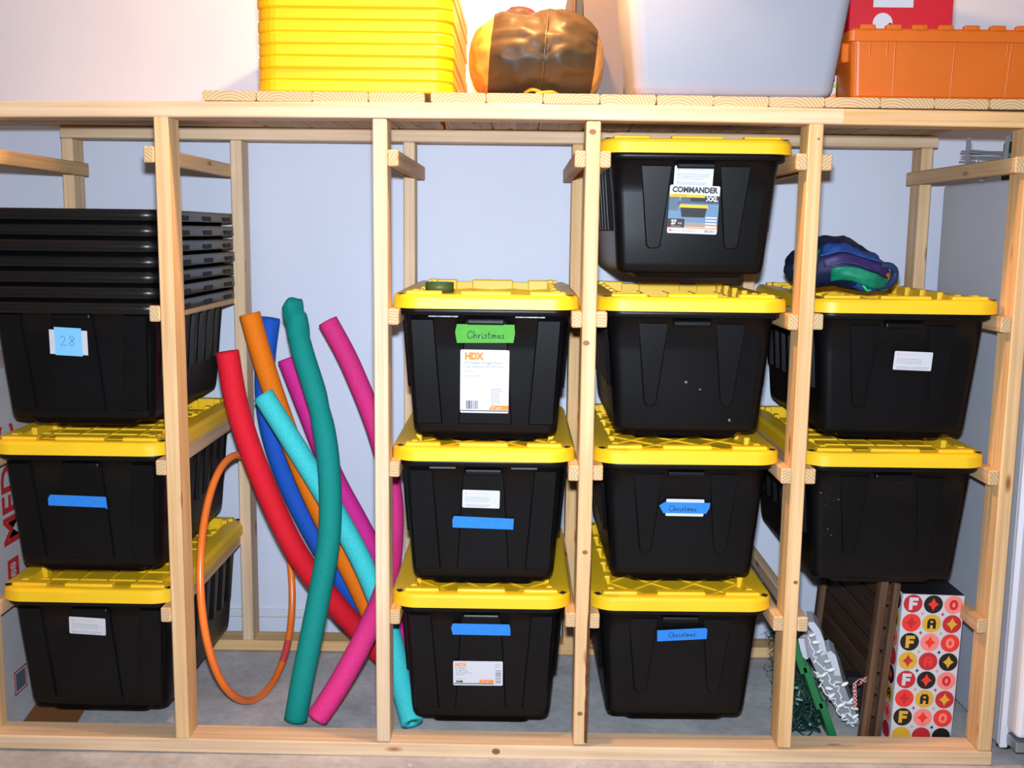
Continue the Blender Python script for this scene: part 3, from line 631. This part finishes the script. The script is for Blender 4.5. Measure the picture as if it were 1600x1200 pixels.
mb = MB(); mb.loft([rr(ghx+i, gd+i, r_, z, 7) for z, i, r_ in R_]+[rr(ghx+.068, gd+.085, .08, .472, 7, 0, -.03), rr(ghx+.068, gd+.085, .08, .50, 7, 0, -.03), rr(ghx+.06, gd+.075, .07, .505, 7, 0, -.03)]); mb.build('bin_body', GB, gb)  # unseen top lip shaped wide and forward to keep bulb light off the front
OR = mat('orange_plastic', srgb(206, 100, 24), .4, .45, vary=.04, vscale=6)
a, b = at(1327, 150, .02), at(1327, 40, .02)
ox = a.x; ow = .60; oh = .172
oc = thing('orange_crate', 'orange flip-lid plastic crate under the red box', 'crate', (ox+ow/2, .30, DZ+.001))
mb = MB(); mb.loft([rr(ow/2-.014, .262, .016, 0, 4), rr(ow/2-.010, .268, .018, .006, 4), rr(ow/2, .280, .018, oh-.03, 4)], smooth=False)
mb.build('crate_body', OR, oc)
mb = MB(); mb.loft([rr(ow/2+.010, .290, .012, oh-.032, 3), rr(ow/2+.010, .290, .012, oh-.006, 3), rr(ow/2+.004, .284, .010, oh, 3)], smooth=False); mb.build('rim', OR, oc)
for k in range(9): MB().bbox((-ow/2+.035+k*.0665, -.283, oh+.002), (.040, .018, .014), .003).build('hinge_tooth', OR, oc)
for k in range(9): MB().bbox((-ow/2+.035+k*.0665, -.2925, oh+.001), (.020, .006, .010), .0015).build('hinge_tooth', OR, oc)
for x, z0, z1 in ((-.29, .004, .135), (-.19, .004, .140), (-.036, .004, .140), (.11, .004, .140), (.25, .004, .140), (-.205+.05-.1, .105, .14), (-.21, .105, .14), (-.05+.15, .105, .14)):
    f = lambda z: -.265-.015*(z/.14)
    MB().tube([(x*(.97+.03*z0/.14), f(z0), z0), (x, f(z1), z1)], .0028, 6).build('front_rib', OR, oc)
for yy in (-.20, 0, .2): MB().bbox((-ow/2-.006, yy, oh-.055), (.020, .10, .05), .004).build('side_lug', OR, oc)
RED = mat('red_carton', srgb(196, 16, 36), .5)
rb = thing('red_box', 'glossy red carton with white circle, on the orange crate', 'box', (.81, .28, DZ+oh+.012))
MB().bbox((0, 0, .055), (.272, .36, .11), .002).build('carton', RED, rb)
pm = MB(); rect(pm, -.075, .058, .03, .085, 0); pm.build('white_band', WHITE, rb, (0, -.1806, 0), (PI/2, 0, 0))
pm = MB(); disc(pm, -.048, .018, .026, 0); wc = pm.build('white_circle', WHITE, rb, (0, -.1806, 0), (PI/2, 0, 0))
pm = MB(); disc(pm, -.028, .014, .005, 0, .0008); pm.build('black_dot', INK, wc)
MB().bbox((.108, -.19, -.006), (.028, .004, .045), .001).build('flap', RED, rb)
bk = thing('black_pouch', 'small black pouch wedged behind the red box', 'pouch', (.655, .42, DZ))
MB().loft([rr(.03, .06, .02, 0, 3), rr(.034, .066, .025, .10, 3), rr(.032, .06, .025, .24, 3), rr(.02, .04, .018, .28, 3)]).build('pouch_body', mat('black_fabric', srgb(26, 24, 32), .8), bk)
pk = thing('hang_packet', 'small white and green product packet beside the orange crate', 'packet', (.655, .16, DZ))
MB().bbox((0, 0, .038), (.022, .006, .075), .001).build('card', WHITE, pk)
pm = MB(); rect(pm, -.010, .042, .010, .052, 0); poly(pm, [(-.010, .002), (.010, .002), (.010, .030), (-.010, .016)], 1); rect(pm, -.006, .058, .006, .068, 2)
pm.build('print', [mat('lime_ink', srgb(150, 190, 40), .6), ORINK, mat('navy_ink', srgb(40, 50, 90), .6)], pk, (0, -.0032, 0), (PI/2, 0, 0))

# ------------------------------------------------------------------ things on the lids
tp = thing('tape_roll', 'dark green roll lying on the lid of the green-taped tote', 'tape roll', (-.41, .15, TIERS[1]+.040))
def ringmesh(ro, ri, h): 
    n = 24; c = lambda r_, z: [(r_*math.cos(2*PI*k/n), r_*math.sin(2*PI*k/n), z) for k in range(n)]
    return MB().loft([c(ro, 0), c(ro, h), c(ri, h), c(ri, 0)], close=True)
fixn(ringmesh(.040, .030, .026).build('green_roll', mat('dark_green_tape', srgb(70, 86, 30), .5), tp))
fixn(ringmesh(.0298, .027, .026).build('core', mat('cardboard_core', srgb(60, 110, 100), .7), tp))

NAVY = mat('navy_nylon', srgb(22, 30, 66), .6, .4, vary=.3, vscale=20); BLUEN = mat('blue_nylon', srgb(34, 70, 140), .6, .4, vary=.25, vscale=25)
GREENN = mat('green_nylon', srgb(10, 130, 96), .5, .4, vary=.15, vscale=25); PURP = mat('purple_nylon', srgb(52, 40, 96), .6)
bz = TIERS[1]+.051
bag = thing('sports_bag', 'slumped navy, blue and green nylon bag on the right-hand lid', 'bag', (.752, .37, bz))
def bagpt(u, v, g=1.0, wr=.020):
    cu, su = math.cos(u), math.sin(u); x = .138*g*math.copysign(abs(math.cos(v))**.75, math.cos(v))*cu; y = .15*g*cu*math.copysign(abs(math.sin(v))**.8, math.sin(v)); z = .078*g*su
    n1 = noise.noise(Vector((x*13+5, y*13, z*16)))*wr + (.5-abs(noise.noise(Vector((x*22, y*22, z*30)))))*wr*.8 + noise.noise(Vector((x*55, y*55, z*60)))*wr*.25
    q = Vector((x, y, z)); q += q.normalized()*n1
    q.z = max(q.z, -.062) + .062; q.z -= .035*max(0, (q.x-.02)/.13); q.z += .012*math.exp(-((q.x+.02)/.05)**2)
    if q.z < 0: q.z = 0
    return q
mb = MB(); mb.loft([[bagpt(-PI/2+PI*i/26, 2*PI*k/48) for k in range(48)] for i in range(1, 26)]); mb.build('bag_body', NAVY, bag)
def patch(v0, v1, u0, u1, m, name, g=1.03, nu=8, nv=20):
    mb = MB(); G = [[bagpt(u0+(u1-u0)*i/nu+.12*math.sin(3*j/nv), v0+(v1-v0)*j/nv, g) for j in range(nv+1)] for i in range(nu+1)]
    vs = [p for r_ in G for p in r_]; fs = [(i*(nv+1)+j, i*(nv+1)+j+1, (i+1)*(nv+1)+j+1, (i+1)*(nv+1)+j) for i in range(nu) for j in range(nv)]
    mb.add(vs, fs, 0, True); o = mb.build(name, m, bag); o.modifiers.new('thick', 'SOLIDIFY').thickness = .003; return o
patch(-2.1, -.4, .42, .80, BLUEN, 'blue_panel'); patch(-2.0, -.5, .0, .36, PURP, 'purple_panel'); patch(-2.75, -2.15, -.1, .62, GREENN, 'green_end_panel', 1.04)
patch(-1.85, -.40, -.56, -.08, GREENN, 'green_band', 1.07); patch(-1.5, -1.0, -.75, -.48, BLUEN, 'blue_pocket', 1.06)
mb = MB(); sp = catmull([(.06, -.10, .055), (.10, -.105, .072), (.135, -.10, .070), (.150, -.09, .048), (.135, -.10, .022), (.10, -.115, .014), (.07, -.12, .026)], 6)
mb.tube(sp, .010, 8); o = mb.build('carry_strap', mat('strap_blue', srgb(32, 52, 92), .6), bag)
MB().tube(catmull([(.03, -.145, .03), (.04, -.155, .015), (.05, -.155, .004), (.06, -.15, .004)], 5), .004, 6).build('pull_cord', mat('bright_green', srgb(30, 190, 90), .5), bag)
MB().bbox((.112, -.085, .035), (.05, .02, .04), .006).build('orange_lining', mat('orange_lining', srgb(160, 84, 24), .6), bag)

# ------------------------------------------------------------------ bottom of the right column
FR = {}
fw, fh, fd = .178, .455, .42
fao = thing('pattern_box', 'tall white gift box patterned with letter and star circles', 'box', (1.006, .12+fd/2, -.003), (0, .022, 0))
MB().bbox((0, 0, fh/2), (fw, fd, fh), .0015).build('carton', [WHITE], fao)
mb = MB(); mb.box((0, 0, 0), (fw-.002, fd-.002, .0012)); mb.build('black_top', mat('black_card', srgb(26, 26, 30), .5), fao, (0, 0, fh+.0008))
cR, cB, cG, cP, cO = srgb(190, 34, 44), srgb(22, 16, 20), srgb(214, 164, 48), srgb(240, 128, 118), srgb(228, 50, 40)
FM = [mat('box_crimson', cR, .5), mat('box_black', cB, .5), mat('box_gold', cG, .4), mat('box_salmon', cP, .5), mat('box_scarlet', cO, .5), WHITE]
K = dict(R=0, B=1, G=2, P=3, O=4, W=5)
ROWS = [('RWF', 'BOs', 'PRO'), ('ORs', 'GBA', 'RGs'), ('BGF', 'POs', 'OPO'), ('GRs', 'ROA', 'BGs')]
def star(pm, x, y, r, mi, z):
    pts = []
    for k in range(16):
        a = 2*PI*k/16+PI/2; ca, sa = math.cos(a), math.sin(a); pts.append((x+r*.82*math.copysign(abs(ca)**3.0, ca), y+r*math.copysign(abs(sa)**3.0, sa)))
    poly(pm, pts, mi, z)
def pattern(pm, cols, x0, pitch, first):
    y = fh-.028; row = 0
    while y > -.03:
        for c in range(cols):
            bg, fg, sh = ROWS[row % 4][(c+first) % 3]
            x = x0+c*pitch; r = .0272
            if y-r < .002:
                pts = [(x+r*math.cos(2*PI*k/28), max(y+r*math.sin(2*PI*k/28), .002)) for k in range(28)]
                if y+r > .006: poly(pm, pts, K[bg], .0005)
                continue
            disc(pm, x, y, r, K[bg])
            if sh == 's': star(pm, x, y, .021, K[fg], .0009)
            elif sh == 'F':
                for q in ((-.0115, -.0185, -.001, .0185), (-.001, .009, .0145, .0185), (-.001, -.005, .012, .004)): rect(pm, x+q[0], y+q[1], x+q[2], y+q[3], K[fg], .0009)
            elif sh == 'A':
                poly(pm, [(x-.0125, y-.0155), (x-.0125, y+.006), (x-.007, y+.0145), (x+.007, y+.0145), (x+.0125, y+.006), (x+.0125, y-.0155)], K[fg], .0009)
                rect(pm, x-.004, y+.002, x+.004, y+.008, K[bg], .0012); rect(pm, x-.004, y-.0156, x+.004, y-.005, K[bg], .0012)
            else:
                pts = [(x+.0125*math.cos(2*PI*k/20), y+.0155*math.sin(2*PI*k/20)) for k in range(20)]; poly(pm, pts, K[fg], .0009)
                pts = [(x+.0045*math.cos(2*PI*k/20), y+.0075*math.sin(2*PI*k/20)) for k in range(20)]; poly(pm, pts, K[bg], .0012)
            if y-pitch/2 > .01: star(pm, x+pitch/2, y-pitch/2, .007, K['PRGB'[(row+c) % 4]], .0006) if c < cols-1 else None
        y -= .0575; row += 1
pm = MB(); pattern(pm, 3, -.0585, .0585, 0); pm.build('front_print', FM, fao, (0, -fd/2-.0004, 0), (PI/2, 0, 0))
pm = MB(); pattern(pm, 7, -.178, .0585, 1); pm.build('side_print', FM, fao, (-fw/2-.0004, 0, 0), (PI/2, 0, -PI/2))

DKW = wood('dark_stained_wood', 1, srgb(78, 54, 40), srgb(46, 30, 22), False); DKZ = wood('dark_stained_batten', 2, srgb(112, 80, 56), srgb(70, 48, 34), False)
cr = thing('slatted_panel', 'dark brown stained wooden slatted panel leaning beside the patterned box', 'wooden panel', (.855, .12, -.005), (0, .065, 0))
for k in range(7):
    MB().bbox((0, 0, 0), (.016, .56, .062), .003).build('slat', DKW, cr, (.010, .30, .036+k*.069))
for y, wd in ((.025, .036), (.565, .036)):
    MB().bbox((0, 0, 0), (.022, wd, .495), .003).build('batten', DKZ, cr, (-.010, y, .2475))
MB().bbox((0, 0, 0), (.018, .03, .49), .003).build('batten', DKZ, cr, (.027, .02, .245))

GRB = mat('green_plastic', srgb(22, 110, 62), .45); FROST = mat('frosted_plastic', srgb(196, 200, 212), .35, .5); SILV = mat('silver_grey_plastic', srgb(150, 152, 160), .4)
def lean(x0, z0, x1, z1): return math.atan2(x0-x1, z1-z0)
gp = thing('decoration_board', 'green plastic stepped board leaning under the lowest right cleat', 'decoration', (.757, .12, -.001), (0, -.36, 0))
for k, (z0, z1, dx) in enumerate(((0, .13, 0), (.11, .25, -.010), (.23, .36, -.020))):
    MB().bbox((dx, .05, (z0+z1)/2), (.022, .10, z1-z0), .002).build('strip', GRB, gp)
rl = thing('light_up_decoration', 'grey plastic decoration with white curved rim, wound with white mini lights', 'string lights', (0, 0, 0))
def flat_shape(px, Y, th, m, nm):
    P = [at(a_, b_, Y) for a_, b_ in px]; n_ = len(P); vs = P+[p+Vector((.02, th, 0)) for p in P]
    mb = MB(); mb.add(vs, [tuple(range(n_)), tuple(range(2*n_-1, n_-1, -1))]+[(i, n_+i, n_+(i+1) % n_, (i+1) % n_) for i in range(n_)]); return fixn(mb.build(nm, m, rl))
flat_shape([(1254, 992), (1262, 985), (1276, 990), (1286, 1012), (1292, 1026), (1302, 1024), (1310, 1040), (1316, 1062), (1326, 1090), (1340, 1120), (1344, 1132), (1330, 1136), (1312, 1118), (1290, 1080), (1272, 1042), (1258, 1010)], .20, .05, SILV, 'grey_panel')
flat_shape([(1262, 972), (1272, 972), (1281, 984), (1288, 1002), (1292, 1022), (1283, 1025), (1279, 1008), (1272, 990), (1263, 978)], .19, .09, FROST, 'white_rim')
flat_shape([(1290, 1020), (1298, 1017), (1306, 1024), (1312, 1046), (1314, 1056), (1304, 1056), (1300, 1040), (1295, 1030)], .19, .09, FROST, 'white_rim')
flat_shape([(1247, 998), (1256, 998), (1262, 1030), (1254, 1030)], .18, .03, FROST, 'white_tab')
WW = mat('white_wire', srgb(232, 234, 238), .4)
def wirepath(px, Y, jit, n):
    P = catmull([at(a_, b_, Y) for a_, b_ in px], n); return [p+Vector((jit*math.sin(i*1.7), jit*.6*math.sin(i*2.9), jit*math.cos(i*2.3))) for i, p in enumerate(P)]
W1 = wirepath([(1262, 998), (1272, 1018), (1274, 1034), (1286, 1042), (1292, 1050), (1298, 1066), (1308, 1074), (1314, 1090), (1322, 1104), (1334, 1124)], .178, .005, 5)
W2_ = wirepath([(1272, 1052), (1284, 1056), (1282, 1072), (1292, 1084), (1304, 1096), (1310, 1112), (1322, 1126), (1332, 1132), (1338, 1120), (1326, 1116), (1316, 1122)], .172, .006, 5)
for q in (W1, W2_): MB().tube(catmull(q, 3), .0022, 6).build('wire', WW, rl)
BW = mat('bulb_white', srgb(244, 246, 250), .2)
for k, (a_, b_) in enumerate([(1264, 994), (1270, 1004), (1276, 1020), (1288, 1034), (1295, 1048), (1276, 1057), (1284, 1057), (1290, 1075), (1296, 1090), (1305, 1066), (1316, 1071), (1322, 1098), (1328, 1097), (1330, 1106), (1332, 1122), (1330, 1130), (1310, 1104)]):
    MB().loft([rr(.0045, .0045, .0045, 0, 2), rr(.006, .006, .006, .010, 2), rr(.003, .003, .003, .020, 2)]).build('bulb', BW, rl, at(a_, b_, .165), (.3*math.sin(k*2), 1.3+.4*math.sin(k*3), 0))
rib_ = thing('gingham_ribbon', 'red and white checked ribbon hanging by the light reel', 'ribbon', (.815, .150, .0))
GING = bpy.data.materials.new('gingham'); GING.use_nodes = True; nt = GING.node_tree
ck = nt.nodes.new('ShaderNodeTexChecker'); ck.inputs['Scale'].default_value = 170; ck.inputs['Color1'].default_value = srgb(160, 30, 36); ck.inputs['Color2'].default_value = srgb(214, 190, 190)
tc = nt.nodes.new('ShaderNodeTexCoord'); nt.links.new(tc.outputs['Object'], ck.inputs['Vector']); nt.links.new(ck.outputs['Color'], nt.nodes['Principled BSDF'].inputs['Base Color'])
def band(pts, wd, nm):
    mb = MB(); P = catmull(pts, 5); vs = []
    for p in P: vs += [p, p+Vector((wd, .002, .004))]
    mb.add(vs, [(2*i, 2*i+1, 2*i+3, 2*i+2) for i in range(len(P)-1)]); o = mb.build(nm, GING, rib_); o.modifiers.new('t', 'SOLIDIFY').thickness = .0015
band([(0, 0, .09), (-.003, 0, .13), (-.006, -.003, .165), (.010, -.004, .180), (.03, -.002, .172)], .011, 'ribbon_tail'); band([(.010, 0, .16), (.02, -.006, .185), (.035, -.004, .185), (.045, 0, .165)], .012, 'ribbon_loop')
bb = thing('black_stand', 'small black plastic bracket behind the white light wires', 'bracket', (.850, .27, -.004))
for k in range(4): MB().bbox((-.01+.003*k, 0, .03+.035*k), (.05, .06, .028), .004).build('black_tier', INK, bb)
gl = thing('green_light_strand', 'tangled dark green wire of mini lights on the floor', 'string lights', (.68, .21, -.005))
rnd = random.Random(3)
def tangle(n, sx, sy, sz, ph):
    return [(sx*math.sin(i*.83+ph)*rnd.uniform(.3, 1), sy*math.cos(i*1.17+ph)*rnd.uniform(.3, 1), .004+sz*(.5+.5*math.sin(i*.61+ph))*rnd.uniform(.1, 1)) for i in range(n)]
DG = mat('dark_green_wire', srgb(20, 58, 50), .5)
for ph in (0, 2.1, 4.0): MB().tube(catmull(tangle(46, .062, .07, .07 if ph == 0 else .20, ph), 5), .0024, 5).build('wire', DG, gl)
for i in range(26):
    x = rnd.uniform(-.07, .045); z = rnd.uniform(.02, .21)
    MB().loft([rr(.0035, .0035, .0035, 0, 2), rr(.0045, .0045, .0045, .012, 2), rr(.0015, .0015, .0015, .022, 2)]).build('bulb', mat('bulb_dim', srgb(120, 160, 150), .25) if i % 3 == 0 else DG, gl, (x, rnd.uniform(-.06, .06), z), (rnd.uniform(-1.5, 1.5), rnd.uniform(-1.5, 1.5), 0))
gar = thing('garland', 'dark green artificial garland bunched behind the light strand', 'garland', (.655, .33, -.005))
mb = MB()
for i in range(900):
    h_ = rnd.uniform(.0, .34); c = Vector((rnd.gauss(0, .020)-.10*(h_-.15), rnd.gauss(0, .04), h_)); d = Vector((rnd.gauss(0, 1), rnd.gauss(0, 1), rnd.gauss(0, 1))).normalized()*rnd.uniform(.02, .04); s_ = d.orthogonal().normalized()*.0022; c.z = max(c.z, .006)
    e = c+d; e.z = max(e.z, .002); mb.add([c-s_, c+s_, e], [(0, 1, 2)])
o = mb.build('needles', mat('garland_green', srgb(14, 60, 48), .6), gar)
MB().tube(catmull([(.03, 0, .004), (.02, .01, .1), (0, 0, .2), (-.03, 0, .33)], 6), .005, 6).build('stem', DG, gar)

# ------------------------------------------------------------------ carton at far left
CARD = mat('white_carton', srgb(196, 190, 192), .7, .2, vary=.05, vscale=6); KRAFT = mat('kraft_cardboard', srgb(140, 92, 52), .8, .2)
mc = thing('carton_box', 'tall pale cardboard carton with red lettering on its side', 'box', (-1.86, .46, -.006))
MB().bbox((-.009, -.045, .53), (.332, .595, 1.06), .004).build('carton', CARD, mc)
pm = MB(); text_geo(pm, 'MEDIC', .13, .15, .16, 0, bold=.003, width=.36)
rect(pm, -.145, .13, -.075, .20, 0); text_geo(pm, '88', .045, -.11, .165, 1, z=.001, bold=.001, width=.045)
for q in ((-.50, .12, -.495, .20), (-.43, .12, -.425, .20), (-.50, .12, -.425, .125), (-.50, .195, -.425, .20)): rect(pm, *q, 0)
rect(pm, -.49, .13, -.435, .19, 2)
# lettering runs up the side that faces the rack
pm.v = [(y_, x_, z_) for x_, y_, z_ in [(a[0], a[1], a[2]) for a in pm.v]]
pm.f = [tuple(reversed(f)) for f in pm.f]
pm.v = [(-(v[0]-.16)-.20, v[1]+.56, v[2]) for v in pm.v]
pm.build('print', [REDINK, CARD, GREYINK], mc, (.1576, 0, 0), (PI/2, 0, PI/2))
kf = MB().bbox((0, 0, 0), (.16, .42, .006), .001).build('cardboard_flap', KRAFT, None, (-1.595, .31, -.0028), (0, 0, .12)); tag(kf, 'flat brown cardboard sheet on the floor under the lowest left tote', 'cardboard')

# ------------------------------------------------------------------ freezer at the right and wires on it
FW = mat('freezer_enamel', srgb(196, 198, 210), .45, .4); FD = mat('freezer_door_enamel', srgb(226, 224, 232), .4, .4)
fz = thing('upright_freezer', 'white upright freezer standing right of the rack', 'freezer', (1.53, .40, -.006))
X0 = -.325
MB().bbox((0, 0, .835), (.65, .68, 1.61), .006).build('cabinet', FW, fz)
MB().bbox((X0+.011, -.345, .83), (.022, .012, 1.60), .002).build('front_flange', FD, fz)
MB().bbox((.006, -.385, .865), (.640, .075, 1.545), .012, 0, 2).build('door', FD, fz)
MB().bbox((.005, -.349, .865), (.62, .010, 1.53), .002).build('gasket', mat('gasket_grey', srgb(150, 150, 160), .6), fz)
hb = MB().bbox((X0+.055, -.375, .060), (.075, .07, .03), .003).build('hinge_bracket', METAL, fz)
mb = MB(); mb.tube([(0, -.037, 0), (0, -.030, 0)], .008, 10); mb.build('hinge_bolt', SLOT, hb, (X0+.050, -.375, .060))
for sx in (-1, 1):
    for sy in (-1, 1): MB().loft([rr(.02, .02, .02, 0, 4), rr(.02, .02, .02, .034, 4)], smooth=False).build('foot', SLOT, fz, (sx*.28, sy*.28, 0))
wb = thing('wire_brackets', 'bundle of bare metal shelf wires on top of the freezer', 'wire bundle', (1.245, .36, 1.635))
for k in range(9):
    z = .045+.008*(k % 5)+.02*(k > 6); y = -.06+.02*k
    MB().tube([(-.125+.01*(k % 3), y, z+.012*random.random()), (.02, y-.01, z), (.14, y+.01, z+.03*(k % 3))], .003, 6).build('wire', METAL, wb)
MB().tube(catmull([(-.10, 0, .06), (-.085, 0, .0), (-.06, .0, .02), (-.04, 0, .06)], 5), .0035, 6).build('hook', METAL, wb)
for x, y, t_ in ((-.118, .02, .02), (-.04, -.05, .14)): MB().bbox((x, y, .088), (.013, .004, .075), .001).build('metal_strip', METAL, wb, (0, 0, 0), (0, t_*.3, 0))
MB().bbox((.04, .03, .060), (.06, .10, .115), .006).build('dark_connector', INK, wb)

# ------------------------------------------------------------------ small things
p = at(452, 964, YW-.03)
pc = thing('pipe_fitting', 'small chrome fitting on the wall just above the floor', 'fitting', (p.x, YW, p.z))
fixn(MB().tube([(0, 0, 0), (0, -.012, 0), (0, -.013, 0), (0, -.03, 0)], [.006, .006, .009, .007], 10).build('nozzle', METAL, pc)); MB().box((0, -.004, .012), (.008, .006, .03)).build('clip', METAL, pc)
for px, py in ((1118, 1192), (640, 1196), (912, 1194)):
    p = at_z(px, py, -.006); mb = MB(); mb.bbox((0, 0, .001), (.014, .010, .002), .0006); tag(mb.build('paper_scrap', WHITE, None, (p.x, p.y, -.006), (0, 0, random.random()*3)), {1118: 'largest white scrap on the floor before the rack', 640: 'leftmost tiny white scrap on the floor', 912: 'middle tiny white scrap on the floor'}[px], 'scrap', 'scraps on the floor')
